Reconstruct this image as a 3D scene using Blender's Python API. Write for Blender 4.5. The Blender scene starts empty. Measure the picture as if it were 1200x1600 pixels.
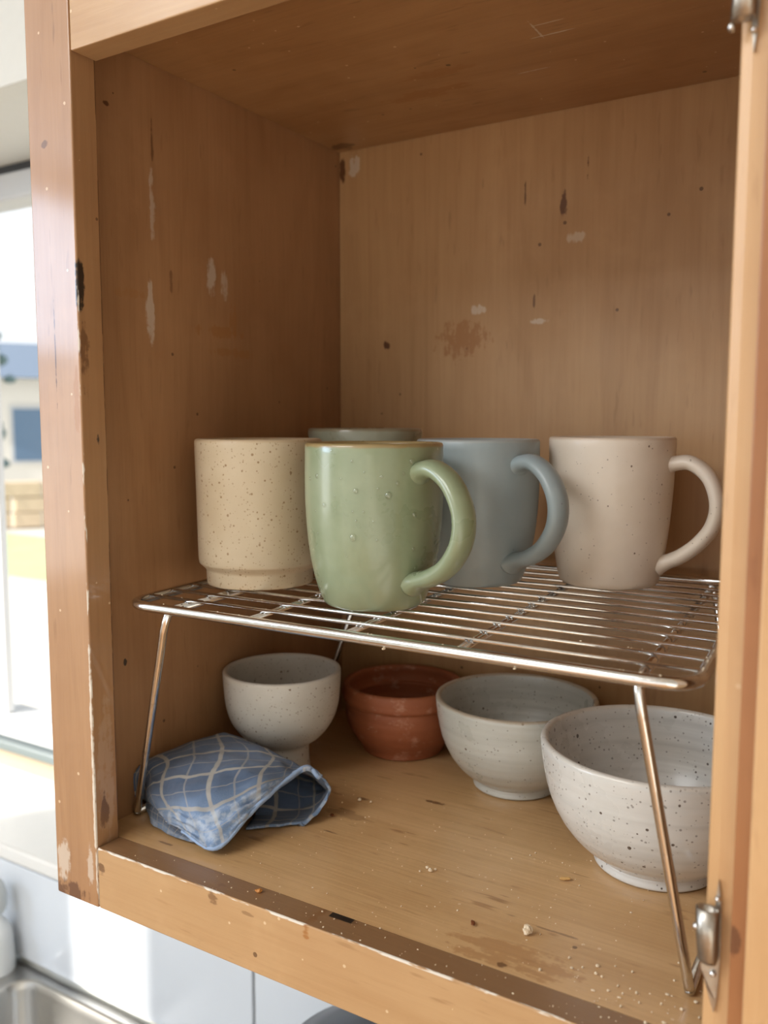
import bpy, bmesh, math, random
from mathutils import Vector, Matrix, noise as mnoise
R = math.radians
scene = bpy.context.scene
col = scene.collection

# ------------------------------------------------------------------ camera
CAM = Vector((0.4005, -0.33255, 0.249975))
cam_data = bpy.data.cameras.new('camera')
cam = bpy.data.objects.new('camera', cam_data); col.objects.link(cam)
cam.location = CAM
cam.rotation_euler = (R(90 - 5.805), R(-0.05), R(31.26))
cam_data.sensor_width = 36; cam_data.sensor_fit = 'AUTO'
cam_data.lens = 1360 / 1600 * 36
cam_data.clip_start = 0.01
cam_data.dof.use_dof = True; cam_data.dof.focus_distance = 0.48; cam_data.dof.aperture_fstop = 8
scene.camera = cam

# ------------------------------------------------------------------ sky, sun, window daylight
world = bpy.data.worlds.new('sky'); scene.world = world; world.use_nodes = True
wnt = world.node_tree
bg = wnt.nodes['Background']
bg.inputs['Color'].default_value = (0.93, 0.97, 1.0, 1); bg.inputs['Strength'].default_value = 0.95

sun_d = bpy.data.lights.new('sun', 'SUN'); sun = bpy.data.objects.new('sun', sun_d); col.objects.link(sun)
sun_d.energy = 10; sun_d.angle = R(0.8); sun_d.color = (1.0, 0.94, 0.84)
sd = Vector((0.5358, 0.8443, -0.325)).normalized()
sun.rotation_euler = sd.to_track_quat('-Z', 'Y').to_euler(); sun.location = (-4, -6, 5)

def area(name, loc, look, sx, sy, e, c):
    d = bpy.data.lights.new(name, 'AREA'); o = bpy.data.objects.new(name, d); col.objects.link(o)
    d.shape = 'RECTANGLE'; d.size = sx; d.size_y = sy; d.energy = e; d.color = c
    o.location = loc; o.rotation_euler = (Vector(look) - Vector(loc)).to_track_quat('-Z', 'Y').to_euler()
    return o
area('side_window_daylight', (-1.9, -1.5, 0.70), (-0.9, -1.5, 0.70), 0.95, 0.46, 14, (0.58, 0.76, 1.0))
area('side_window_ground_light', (-1.9, -1.5, 0.10), (-0.9, -1.5, 0.10), 0.95, 0.66, 5.5, (0.94, 0.97, 1.0))
area('added_overhead_fill', (-0.45, -1.25, 1.0), (-0.45, -1.25, 0), 0.9, 0.9, 19, (0.95, 0.98, 1.0))  # unseen lamp added overhead to lift the light on the cabinet floor

vs = scene.view_settings
vs.view_transform = 'Standard'; vs.look = 'None'; vs.gamma = 1; vs.use_curve_mapping = False
vs.exposure = 0.34

# ------------------------------------------------------------------ helpers
def tag(o, label=None, cat=None, group=None, kind=None):
    if label: o['label'] = label
    if cat: o['category'] = cat
    if group: o['group'] = group
    if kind: o['kind'] = kind
    return o
def empty(name, loc=(0, 0, 0), rz=0):
    o = bpy.data.objects.new(name, None); col.objects.link(o)
    o.location = loc; o.rotation_euler = (0, 0, rz); o.empty_display_size = 0.02
    return o
def obj(name, bm, mat, parent=None, smooth=False, normals=True):
    if normals: bmesh.ops.recalc_face_normals(bm, faces=bm.faces)
    me = bpy.data.meshes.new(name); bm.to_mesh(me); bm.free()
    if mat: me.materials.append(mat)
    if smooth: me.polygons.foreach_set('use_smooth', [True] * len(me.polygons))
    o = bpy.data.objects.new(name, me); col.objects.link(o)
    if parent: o.parent = parent
    return o
def add_box(bm, x0, x1, y0, y1, z0, z1, bev=0, seg=2):
    r = bmesh.ops.create_cube(bm, size=1)
    v = r['verts']
    for p in v:
        p.co = Vector(((x0 + x1) / 2 + p.co.x * (x1 - x0), (y0 + y1) / 2 + p.co.y * (y1 - y0), (z0 + z1) / 2 + p.co.z * (z1 - z0)))
    if bev:
        es = {e for p in v for e in p.link_edges}
        bmesh.ops.bevel(bm, geom=list(es), offset=bev, segments=seg, affect='EDGES', profile=0.5)
def box(name, x0, x1, y0, y1, z0, z1, mat, parent=None, bev=0, seg=2):
    bm = bmesh.new(); add_box(bm, x0, x1, y0, y1, z0, z1, bev, seg)
    return obj(name, bm, mat, parent)
def catmull(pts, n):
    pts = [Vector(p) for p in pts]; out = []
    P = [2 * pts[0] - pts[1]] + pts + [2 * pts[-1] - pts[-2]]
    for i in range(1, len(P) - 2):
        for k in range(n):
            t = k / n
            a, b, c, d = P[i - 1], P[i], P[i + 1], P[i + 2]
            out.append(0.5 * ((2 * b) + (c - a) * t + (2 * a - 5 * b + 4 * c - d) * t * t + (3 * b - a - 3 * c + d) * t ** 3))
    out.append(pts[-1]); return out
def lathe(bm, prof, seg=80, wob=None):
    rings = []
    for r, z in prof:
        if r < 1e-6: rings.append([bm.verts.new((0, 0, z))])
        else:
            ring = []
            for k in range(seg):
                a = 2 * math.pi * k / seg
                rr = r * (1 + (wob(a, z) if wob else 0))
                ring.append(bm.verts.new((rr * math.cos(a), rr * math.sin(a), z)))
            rings.append(ring)
    for a, b in zip(rings, rings[1:]):
        for k in range(seg):
            k2 = (k + 1) % seg
            if len(a) == 1 and len(b) == 1: continue
            if len(a) == 1: bm.faces.new((a[0], b[k], b[k2]))
            elif len(b) == 1: bm.faces.new((a[k], a[k2], b[0]))
            else: bm.faces.new((a[k], a[k2], b[k2], b[k]))
def tube(bm, pts, rad, seg=10, closed=False, cap=True, up=(0, 0, 1), rad2=None):
    pts = [Vector(p) for p in pts]; n = len(pts)
    if not isinstance(rad, (list, tuple)): rad = [rad] * n
    if rad2 is None: rad2 = rad
    elif not isinstance(rad2, (list, tuple)): rad2 = [rad2] * n
    rings = []; ref = Vector(up)
    for i in range(n):
        if closed: t = pts[(i + 1) % n] - pts[i - 1]
        else: t = pts[min(i + 1, n - 1)] - pts[max(i - 1, 0)]
        t.normalize()
        s = t.cross(ref)
        if s.length < 1e-3: s = t.cross(Vector((0, 1, 0.01)))
        s.normalize(); w = s.cross(t).normalized()
        rings.append([bm.verts.new(pts[i] + s * rad[i] * math.cos(2 * math.pi * k / seg) + w * rad2[i] * math.sin(2 * math.pi * k / seg)) for k in range(seg)])
    m = n if closed else n - 1
    for i in range(m):
        a, b = rings[i], rings[(i + 1) % n]
        for k in range(seg): bm.faces.new((a[k], a[(k + 1) % seg], b[(k + 1) % seg], b[k]))
    if cap and not closed:
        bm.faces.new(rings[0]); bm.faces.new(rings[-1])

# ------------------------------------------------------------------ node helpers
class NT:
    def __init__(s, name):
        s.m = bpy.data.materials.new(name); s.m.use_nodes = True
        s.t = s.m.node_tree; s.b = s.t.nodes['Principled BSDF']; s.out = s.t.nodes['Material Output']
    def n(s, typ, **kw):
        nd = s.t.nodes.new(typ)
        for k, v in kw.items():
            if hasattr(nd, k): setattr(nd, k, v)
        return nd
    def put(s, sock, v):
        if hasattr(v, 'is_linked') or isinstance(v, bpy.types.NodeSocket): s.t.links.new(v, sock)
        else:
            if isinstance(v, tuple) and len(v) == 3 and sock.type == 'RGBA': v = (*v, 1)
            sock.default_value = v
    def m2(s, op, a, b=0.0, c=None, clamp=False):
        nd = s.n('ShaderNodeMath', operation=op, use_clamp=clamp)
        s.put(nd.inputs[0], a); s.put(nd.inputs[1], b)
        if c is not None: s.put(nd.inputs[2], c)
        return nd.outputs[0]
    def mix(s, f, a, b):
        nd = s.n('ShaderNodeMix', data_type='RGBA')
        s.put(nd.inputs[0], f); s.put(nd.inputs[6], a); s.put(nd.inputs[7], b)
        return nd.outputs[2]
    def ramp(s, v, lo, hi, a=0.0, b=1.0, smooth=True):
        nd = s.n('ShaderNodeMapRange', clamp=True, interpolation_type='SMOOTHSTEP' if smooth else 'LINEAR')
        s.put(nd.inputs[0], v)
        for i, q in enumerate((lo, hi, a, b)): nd.inputs[i + 1].default_value = q
        return nd.outputs[0]
    def coord(s, kind='Object'): return s.n('ShaderNodeTexCoord').outputs[kind]
    def scale(s, v, sc, loc=(0, 0, 0)):
        nd = s.n('ShaderNodeMapping'); s.put(nd.inputs[0], v); nd.inputs['Scale'].default_value = sc; nd.inputs['Location'].default_value = loc
        return nd.outputs[0]
    def noise(s, v, sc=1.0, det=3.0, rough=0.55, dist=0.0):
        nd = s.n('ShaderNodeTexNoise'); s.put(nd.inputs['Vector'], v); nd.inputs['Scale'].default_value = sc
        nd.inputs['Detail'].default_value = det; nd.inputs['Roughness'].default_value = rough; nd.inputs['Distortion'].default_value = dist
        return nd.outputs[0]
    def vor(s, v, sc):
        nd = s.n('ShaderNodeTexVoronoi'); s.put(nd.inputs['Vector'], v); nd.inputs['Scale'].default_value = sc
        return nd.outputs['Distance'], nd.outputs['Color']
    def sep(s, v):
        nd = s.n('ShaderNodeSeparateXYZ'); s.put(nd.inputs[0], v); return nd.outputs
    def spots(s, v, sc, rad, dens):
        d, c = s.vor(v, sc); x = s.sep(c)
        lim = s.m2('MULTIPLY', x[1], rad)
        a = s.m2('LESS_THAN', d, lim); b = s.m2('LESS_THAN', x[0], dens)
        return s.m2('MULTIPLY', a, b)
    def bump(s, h, dist, strength=1.0):
        nd = s.n('ShaderNodeBump'); s.put(nd.inputs['Height'], h); nd.inputs['Distance'].default_value = dist
        nd.inputs['Strength'].default_value = strength
        s.t.links.new(nd.outputs[0], s.b.inputs['Normal'])
    def set(s, **kw):
        for k, v in kw.items(): s.put(s.b.inputs[k.replace('_', ' ')], v)
        return s.m

def srgb(r, g, b):
    f = lambda c: (c / 255 / 12.92) if c / 255 <= 0.04045 else ((c / 255 + 0.055) / 1.055) ** 2.4
    return (f(r), f(g), f(b))

def wood(name, base, dark, grain, rough=0.42, coat=0.15, coat_r=0.25, marks=(), fleck=0.35, specks=0.25, blotch=0.5, edge=None, seed=0.0):
    """varnished timber. grain = axis index; marks = (axis a, axis b, ca, cb, ra, rb, colour, strength)"""
    s = NT(name); P = s.coord()
    def st(cross, along):
        q = [cross] * 3; q[grain] = along; return s.scale(P, tuple(q), (seed, seed * 1.7, seed * 0.6))
    fib = s.noise(st(330, 14), 1, 3, 0.6)
    tone = s.noise(st(26, 3.2), 1, 3, 0.55, 0.4)
    cath = s.noise(st(11, 1.3), 1, 2, 0.5, 0.3)
    ring = s.m2('SINE', s.m2('MULTIPLY', cath, 62.0))
    ring = s.ramp(ring, 0.45, 1.0)
    f = s.m2('ADD', s.m2('MULTIPLY', s.ramp(fib, 0.35, 0.75), 0.20), s.m2('MULTIPLY', s.ramp(tone, 0.3, 0.72), 0.40))
    f = s.m2('ADD', f, s.m2('MULTIPLY', ring, 0.13))
    c = s.mix(f, base, dark)
    bl = s.noise(P, 9, 3, 0.6)
    c = s.mix(s.m2('MULTIPLY', s.ramp(bl, 0.42, 0.72), blotch * 0.5), c, (dark[0] * 0.95, dark[1] * 0.84, dark[2] * 0.70))
    dash = s.m2('MULTIPLY', s.ramp(s.noise(st(230, 34), 1, 2, 0.5), 0.615, 0.70), s.ramp(s.noise(P, 16, 2), 0.45, 0.6))
    c = s.mix(s.m2('MULTIPLY', dash, fleck * 0.9), c, (dark[0] * 0.62, dark[1] * 0.52, dark[2] * 0.42))
    bl2 = s.noise(s.scale(P, (1, 1, 1), (3.1, 1.7, 8.2)), 22, 4, 0.65)
    c = s.mix(s.m2('MULTIPLY', s.ramp(bl2, 0.5, 0.74), 0.28), c, (min(1, base[0] * 1.12), base[1] * 1.12, base[2] * 1.16))
    vd = (dark[0] * 0.22, dark[1] * 0.16, dark[2] * 0.13)
    fl = s.ramp(s.noise(st(150, 24), 1, 2, 0.5), 0.73, 0.79)
    c = s.mix(s.m2('MULTIPLY', fl, fleck), c, vd)
    dk = s.spots(P, 52, 0.085, 0.3)
    c = s.mix(s.m2('MULTIPLY', dk, 0.75), c, vd)
    sp = s.spots(P, 120, 0.12, 0.35)
    c = s.mix(s.m2('MULTIPLY', sp, specks), c, srgb(238, 214, 178))
    if marks:
        w1 = s.noise(P, 120, 3, 0.65); w2 = s.noise(st(260, 40), 1, 2, 0.6)
        xyz = s.sep(P)
        for (ia, ib, ca, cb, ra, rb, mc, k, *lim) in marks:
            da = s.m2('DIVIDE', s.m2('SUBTRACT', xyz[ia], ca), ra); db = s.m2('DIVIDE', s.m2('SUBTRACT', xyz[ib], cb), rb)
            d = s.m2('ADD', s.m2('MULTIPLY', da, da), s.m2('MULTIPLY', db, db))
            d = s.m2('ADD', d, s.m2('MULTIPLY', s.m2('SUBTRACT', s.m2('ADD', w1, w2), 1.0), 3.6))
            k2 = s.m2('MULTIPLY', s.ramp(d, 1.2, 0.35), k)
            for (ax, op, lv) in lim: k2 = s.m2('MULTIPLY', k2, s.m2(op, xyz[ax], lv))
            c = s.mix(k2, c, mc)
    if edge:                                        # worn strip: (axis, below?, limit, colour, noise threshold, strength)
        xyz = s.sep(P)
        for (terms, mc, thr, k) in edge:
            m = None
            for (ax, op, lim) in terms:
                q = s.m2(op, xyz[ax], lim); m = q if m is None else s.m2('MULTIPLY', m, q)
            w = s.ramp(s.noise(st(260, 55), 1, 3, 0.6), thr, thr + 0.08)
            c = s.mix(s.m2('MULTIPLY', s.m2('MULTIPLY', m, w), k), c, mc)
    h = s.m2('ADD', fib, s.m2('MULTIPLY', s.noise(P, 60, 2), 0.6))
    s.bump(h, 0.00022, 0.8)
    rg = s.ramp(bl, 0.3, 0.75, rough - 0.06, rough + 0.1)
    return s.set(Base_Color=c, Roughness=rg, Coat_Weight=coat, Coat_Roughness=coat_r)

def plain(name, c, rough=0.5, metal=0.0, bump=0.0, bsc=60, **kw):
    s = NT(name); P = s.coord()
    n = s.noise(P, bsc, 3)
    cc = s.mix(s.m2('MULTIPLY', n, 0.18), c, tuple(x * 0.75 for x in c))
    if bump: s.bump(n, bump, 1.0)
    return s.set(Base_Color=cc, Roughness=rough, Metallic=metal, **kw)

def glaze(name, c, c2, rough=0.35, coat=0.3, speck=(0.2, 90, 0.12), speck_c=(0.05, 0.035, 0.02), rim=None, bands=0.0, big=None, mott=(30, 0.3, 0.8)):
    s = NT(name); P = s.coord()
    mo = s.noise(P, mott[0], 4, 0.6)
    cc = s.mix(s.ramp(mo, mott[1], mott[2]), c, c2)
    if bands:
        b = s.noise(s.scale(P, (6, 6, 170)), 1, 2, 0.5)
        cc = s.mix(s.m2('MULTIPLY', s.ramp(b, 0.4, 0.7), bands), cc, tuple(x * 0.8 for x in c))
        s.bump(s.m2('ADD', s.m2('MULTIPLY', b, 1.0), s.m2('MULTIPLY', mo, 0.4)), 0.0005, 0.7)
    else:
        s.bump(s.noise(P, 500, 2), 0.00004, 0.3)
    if speck[0]:
        cc = s.mix(s.m2('MULTIPLY', s.spots(P, speck[1] * 2.2, speck[2] * 1.6, speck[0]), 0.55), cc, speck_c)
        cc = s.mix(s.m2('MULTIPLY', s.spots(s.scale(P, (1, 1, 1), (3, 1, 2)), speck[1], speck[2], speck[0]), 0.9), cc, speck_c)
    if big:
        cc = s.mix(0.92 if False else s.m2('MULTIPLY', s.spots(s.scale(P, (1, 1, 0.8), (7, 5, 1)), big[0], big[1], big[2]), 0.85), cc, speck_c)
    if rim:
        z = s.sep(P)[2]
        w = s.ramp(s.m2('ADD', z, s.m2('MULTIPLY', s.noise(P, 90, 2), 0.0015)), rim[0] - 0.0002, rim[0] + 0.0012)
        cc = s.mix(s.m2('MULTIPLY', w, rim[2]), cc, rim[1])
    rg = s.ramp(mo, 0.3, 0.7, rough - 0.05, rough + 0.08)
    return s.set(Base_Color=cc, Roughness=rg, Coat_Weight=coat, Coat_Roughness=0.14)

WHITE = srgb(226, 220, 208); TAN = srgb(158, 106, 56); BLACK = (0.012, 0.009, 0.007); BRN = srgb(84, 46, 22)
CHROME = NT('chrome_wire').set(Base_Color=(0.78, 0.77, 0.75), Metallic=1.0, Roughness=0.14)
def chrome_dirty():
    s = NT('worn_chrome'); P = s.coord(); n = s.noise(P, 220, 3, 0.6)
    return s.set(Base_Color=s.mix(s.ramp(n, 0.58, 0.8), (0.74, 0.74, 0.735), (0.5, 0.48, 0.45)), Metallic=1.0, Roughness=s.ramp(n, 0.4, 0.75, 0.12, 0.26))
CHROME = chrome_dirty()
STEEL = plain('brushed_steel', (0.56, 0.55, 0.53), 0.3, 1.0)
HINGE = plain('aged_hinge_steel', (0.42, 0.39, 0.35), 0.34, 1.0, 0.0002, 300)

# ------------------------------------------------------------------ the room
wall_paint = plain('white_wall_paint', srgb(222, 222, 216), 0.6, 0, 0.0002, 90)
frame_paint = plain('grey_window_frame', srgb(196, 198, 200), 0.4)
gasket = plain('black_gasket', (0.02, 0.02, 0.022), 0.5)
sill_m = plain('pale_sill', srgb(226, 224, 220), 0.35)
tile_m = plain('white_tile_glaze', srgb(214, 219, 226), 0.16, 0, 0.0004, 14)
grout_m = plain('grey_grout', srgb(150, 152, 152), 0.8)
floor_m = wood('floor_boards', srgb(168, 128, 88), srgb(130, 92, 58), 1, 0.4)

def struct(o): o['kind'] = 'structure'; return o
YW = 0.307            # face of the wall that carries the cabinet
WX0, WX1, WZ0, WZ1, YG = -1.75, -0.42, -0.262, 0.62, 0.49    # window opening and the plane of its frame
# back wall with the window opening
bm = bmesh.new()
add_box(bm, -2.1, WX0, YW, 0.6, -1.4, 1.02); add_box(bm, WX1, 1.5, YW, 0.6, -1.4, 1.02)
add_box(bm, WX0, WX1, YW, 0.6, -1.4, WZ0 - 0.02); add_box(bm, WX0, WX1, YW, 0.6, WZ1, 1.02)
wall_back = struct(obj('wall_back', bm, wall_paint))
# tiles of the splashback, each a piece
tw, th, gap = 0.42, 0.3, 0.0035
proto = None
for i in range(-4, 4):
    x0 = -0.1356 + i * tw
    for (z0, z1) in ((-0.405, WZ0 - 0.022), (WZ0 - 0.022, WZ0 - 0.022 + th)):
        x1 = x0 + tw
        xa = max(x0, WX1 + 0.02) if z0 > -0.3 else x0
        if xa > x1 - 0.03: continue
        t = box('tile', xa + gap / 2, x1 - gap / 2, YW - 0.0075, YW, z0 + gap / 2, z1 - gap / 2, tile_m, wall_back, 0.0012)
bm = bmesh.new(); add_box(bm, -1.82, 1.2, YW - 0.0045, YW, -0.405, WZ0 - 0.022); add_box(bm, WX1 + 0.02, 1.2, YW - 0.0045, YW, WZ0 - 0.022, 0.012)
struct(obj('trim_1', bm, grout_m))
struct(box('wall_right', 1.42, 1.5, -3.4, YW, -1.4, 1.02, wall_paint))
struct(box('ceiling', -2.1, 1.5, -4.6, 0.6, 1.02, 1.1, wall_paint))
struct(box('floor', -2.1, 1.5, -4.6, 0.6, -1.44, -1.38, floor_m))
# left wall with a second window and, towards the room, a narrow pane the sun comes through
bm = bmesh.new()
WY = [(-4.6, -2.532, None), (-2.532, -2.233, 1), (-2.233, -2.02, None), (-2.02, -1.0, 1), (-1.0, 0.6, None)]
for y0, y1, w in WY:
    if w: add_box(bm, -2.1, -2.0, y0, y1, -1.4, 0.34 if y0 < -2.1 else -0.25); add_box(bm, -2.1, -2.0, y0, y1, 0.94, 1.02)
    else: add_box(bm, -2.1, -2.0, y0, y1, -1.4, 1.02)
struct(obj('wall_left', bm, wall_paint))
w2 = struct(empty('window_2', (-2.05, -1.5, 0.34)))
for y0, y1 in ((-2.02, -1.0), (-2.532, -2.233)):
    bm = bmesh.new()
    for a, b, c, d in ((y0, y1, 0.34, 0.355), (y0, y1, 0.925, 0.94), (y0, y0 + 0.012, 0.355, 0.925), (y1 - 0.012, y1, 0.355, 0.925)):
        add_box(bm, -0.02, 0.02, a + 1.5, b + 1.5, c - 0.34, d - 0.34)
    if y0 > -2.1:
        for a, b, c, d in ((y0, y1, -0.25, -0.235), (y0, y0 + 0.012, -0.235, 0.34), (y1 - 0.012, y1, -0.235, 0.34)): add_box(bm, -0.02, 0.02, a + 1.5, b + 1.5, c - 0.34, d - 0.34)
    obj('window_frame', bm, frame_paint, w2)

def glass_mat():
    s = NT('window_glass')
    tr = s.n('ShaderNodeBsdfTransparent'); gl = s.n('ShaderNodeBsdfGlossy'); gl.inputs['Roughness'].default_value = 0.02
    lw = s.n('ShaderNodeLayerWeight'); lw.inputs['Blend'].default_value = 0.5
    fr = s.n('ShaderNodeMath', operation='MULTIPLY'); s.t.links.new(s.m2('POWER', lw.outputs['Facing'], 4.0), fr.inputs[0]); fr.inputs[1].default_value = 0.5
    mx = s.n('ShaderNodeMixShader'); s.t.links.new(fr.outputs[0], mx.inputs[0]); s.t.links.new(tr.outputs[0], mx.inputs[1]); s.t.links.new(gl.outputs[0], mx.inputs[2])
    s.t.links.new(mx.outputs[0], s.out.inputs['Surface']); return s.m
GLASS = glass_mat()
w1 = struct(empty('window_1', (WX0, YG, WZ0)))
bm = bmesh.new(); ww = WX1 - WX0; wh = WZ1 - WZ0
fr = 0.038
add_box(bm, 0, ww, 0, 0.05, wh - 0.012 - fr, wh - 0.012, 0.004); add_box(bm, 0, ww, 0, 0.05, 0.022, 0.022 + fr, 0.006)
add_box(bm, 0, fr, 0, 0.05, 0.022, wh - 0.012, 0.004); add_box(bm, ww - fr, ww, 0, 0.05, 0.03, wh - 0.012, 0.004)
obj('window_frame', bm, frame_paint, w1)
mxx = -0.7855 - WX0
box('mullion', mxx - 0.045, mxx, 0.0, 0.014, 0.06, wh - 0.045, plain('white_mullion', srgb(235, 236, 238), 0.4), w1, 0.003)
box('gasket', 0, ww, 0.006, 0.05, wh - 0.0125, wh, gasket, w1)
box('glass_pane', fr, ww - fr, 0.026, 0.030, 0.05, wh - 0.04, GLASS, w1)
box('bottom_track', 0, ww, -0.012, 0.05, 0.006, 0.022, plain('dark_track', srgb(88, 100, 104), 0.35), w1, 0.003)
box('timber_bead', 0, ww, -0.05, 0.05, 0.0, 0.006, plain('timber_bead', srgb(206, 186, 160), 0.5), w1, 0.003)
box('window_sill', -0.01, ww + 0.01, YW - YG - 0.012, 0.06, -0.02, 0.0, sill_m, w1, 0.004)

# ------------------------------------------------------------------ outside
def ground(name, x0, x1, y0, y1, z, c, sc=3):
    s = NT(name + '_ground'); P = s.coord(); n = s.noise(P, sc, 4, 0.6)
    return struct(box(name, x0, x1, y0, y1, z - 0.1, z, s.set(Base_Color=s.mix(n, c, tuple(q * 0.72 for q in c)), Roughness=0.9)))
ground('trim_2', -40, 30, -40, 60, -1.52, srgb(222, 218, 210))
lawn = ground('trim_3', -24, -2, 5.9, 8.4, -1.505, srgb(186, 198, 150), 2)
# ------------------------------------------------------------------ the wall cabinet
OW, OH, D, ZT, EX, T, SW, RB = 0.342, 0.45, 0.285, 0.472, 0.018, 0.0175, 0.0367, 0.0375
IB, ID = srgb(172, 129, 90), srgb(140, 98, 62)
cab = tag(empty('wall_cabinet'), 'open varnished timber wall cabinet with chipped face frame beside the window', 'cabinet')
stile_m = wood('stile_timber', srgb(172, 130, 90), srgb(144, 102, 66), 2, 0.48, 0.6, 0.12, seed=1.3, specks=0.5, marks=(
    (0, 2, -0.006, -0.012, 0.0030, 0.012, WHITE, 0.4), (0, 2, -0.030, -0.016, 0.005, 0.015, WHITE, 0.45), (0, 2, -0.024, -0.033, 0.014, 0.006, BRN, 0.8),
    (0, 2, -0.0205, 0.288, 0.0007, 0.03, BRN, 0.9), (0, 2, -0.004, 0.262, 0.0025, 0.018, TAN, 0.8), (0, 2, -0.024, 0.405, 0.003, 0.002, BRN, 0.7),
    (0, 2, -0.001, 0.05, 0.0010, 0.07, WHITE, 0.75, (1, 'LESS_THAN', 0.0012)), (1, 2, 0.0015, 0.326, 0.0035, 0.013, BLACK, 0.95, (0, 'GREATER_THAN', -0.0018)), (1, 2, 0.004, 0.29, 0.003, 0.02, BRN, 0.6, (0, 'GREATER_THAN', -0.0018)),
    (1, 2, 0.009, 0.04, 0.006, 0.045, srgb(196, 172, 150), 0.28, (0, 'GREATER_THAN', -0.0018)), (1, 2, 0.007, 0.02, 0.003, 0.012, BRN, 0.7, (0, 'GREATER_THAN', -0.0018)), (1, 2, 0.011, 0.24, 0.0012, 0.004, BLACK, 0.9, (0, 'GREATER_THAN', -0.0018))),
    edge=[([(0, 'GREATER_THAN', -0.0011), (1, 'LESS_THAN', 0.0011), (2, 'LESS_THAN', 0.33)], WHITE, 0.52, 0.8), ([(0, 'GREATER_THAN', -0.0011), (1, 'GREATER_THAN', 0.0163)], BRN, 0.42, 0.6)])
rail_m = wood('rail_timber', srgb(192, 156, 114), srgb(168, 128, 86), 0, 0.36, 0.3, 0.2, seed=2.1, specks=0.5, fleck=0.5, marks=(
    (0, 2, 0.003, -0.012, 0.003, 0.0035, BRN, 0.7), (0, 2, 0.091, -0.004, 0.0035, 0.004, BRN, 0.6), (0, 2, 0.153, -0.003, 0.003, 0.005, TAN, 0.95), (0, 1, 0.165, 0.0155, 0.008, 0.0034, BLACK, 0.97, (2, 'GREATER_THAN', -0.002)),
    (0, 2, 0.115, -0.006, 0.004, 0.001, BRN, 0.4)),
    edge=[([(2, 'GREATER_THAN', -0.0007), (2, 'LESS_THAN', 0.1), (1, 'GREATER_THAN', 0.0009)], srgb(122, 86, 56), 0.2, 0.8), ([(2, 'GREATER_THAN', -0.0012), (2, 'LESS_THAN', 0.1), (1, 'LESS_THAN', 0.0012)], WHITE, 0.50, 0.8), ([(0, 'GREATER_THAN', 0.158), (0, 'LESS_THAN', 0.1715), (1, 'GREATER_THAN', 0.0128), (2, 'GREATER_THAN', -0.0012), (2, 'LESS_THAN', 0.1)], BLACK, 0.36, 0.96)])
bm = bmesh.new(); add_box(bm, -SW, -0.0002, 0, T, -RB, 0.56, 0.0009); obj('left_stile', bm, stile_m, cab)
bm = bmesh.new(); add_box(bm, 0.0002, OW - 0.0002, 0.0004, T, OH, 0.56, 0.0008); obj('top_rail', bm, rail_m, cab)
bm = bmesh.new(); add_box(bm, 0.0002, OW - 0.0002, 0.0004, T, -RB, 0, 0.0008); obj('bottom_rail', bm, rail_m, cab)
bm = bmesh.new()
rs = [(OW, 0.0022), (OW + 0.0006, 0.0012), (OW + 0.0042, 0.0), (OW + 0.0367, 0.0), (OW + 0.0367, T), (OW, T)]
lo = [bm.verts.new((x, y, -RB)) for x, y in rs]; hi = [bm.verts.new((x, y, 0.56)) for x, y in rs]
for i in range(6): bm.faces.new((lo[i], lo[(i + 1) % 6], hi[(i + 1) % 6], hi[i]))
bm.faces.new(lo); bm.faces.new(hi)
door_m = wood('door_timber', srgb(206, 166, 120), srgb(188, 144, 97), 2, 0.38, 0.25, 0.25, seed=4.4, fleck=0.2)
obj('right_stile', bm, door_m, cab)
left_m = wood('left_side_veneer', IB, ID, 2, 0.46, 0.12, 0.3, seed=3.2, fleck=0.2, marks=(
    (1, 2, 0.0713, 0.3195, 0.0035, 0.02, WHITE, 0.4), (1, 2, 0.128, 0.350, 0.006, 0.013, WHITE, 0.4), (1, 2, 0.141, 0.345, 0.003, 0.012, WHITE, 0.3), (1, 2, 0.0753, 0.385, 0.0025, 0.025, WHITE, 0.3), (1, 2, 0.137, 0.3132, 0.02, 0.0045, TAN, 0.7),
    (1, 2, 0.150, 0.322, 0.004, 0.016, TAN, 0.6), (1, 2, 0.0404, 0.438, 0.003, 0.0014, BRN, 0.9), (1, 2, 0.148, 0.3, 0.022, 0.003, TAN, 0.6), (1, 2, 0.055, 0.33, 0.012, 0.003, TAN, 0.4), (1, 2, 0.042, 0.1, 0.0015, 0.002, BLACK, 0.9),
    (1, 2, 0.076, 0.425, 0.0012, 0.012, BRN, 0.6), (1, 2, 0.09, 0.34, 0.0018, 0.008, BRN, 0.5)))
back_m = wood('back_veneer', srgb(190, 151, 107), srgb(160, 119, 77), 2, 0.46, 0.12, 0.3, seed=5.7, fleck=0.2, marks=(
    (0, 2, 0.0288, 0.3133, 0.0036, 0.0032, BRN, 0.95), (0, 2, 0.0983, 0.3149, 0.022, 0.014, TAN, 0.75), (0, 2, 0.109, 0.336, 0.006, 0.004, WHITE, 0.4), (0, 2, 0.1764, 0.406, 0.0022, 0.010, BRN, 0.85), (0, 2, 0.1468, 0.419, 0.0009, 0.010, BRN, 0.8),
    (0, 2, 0.1937, 0.430, 0.0010, 0.008, BRN, 0.8), (0, 2, 0.1864, 0.3827, 0.007, 0.004, WHITE, 0.3), (0, 2, -0.003, 0.460, 0.006, 0.008, WHITE, 0.45), (0, 2, -0.014, 0.457, 0.0035, 0.010, BRN, 0.9), (0, 2, 0.16, 0.325, 0.008, 0.002, WHITE, 0.4), (0, 2, 0.155, 0.34, 0.0012, 0.004, BRN, 0.7)))
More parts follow.
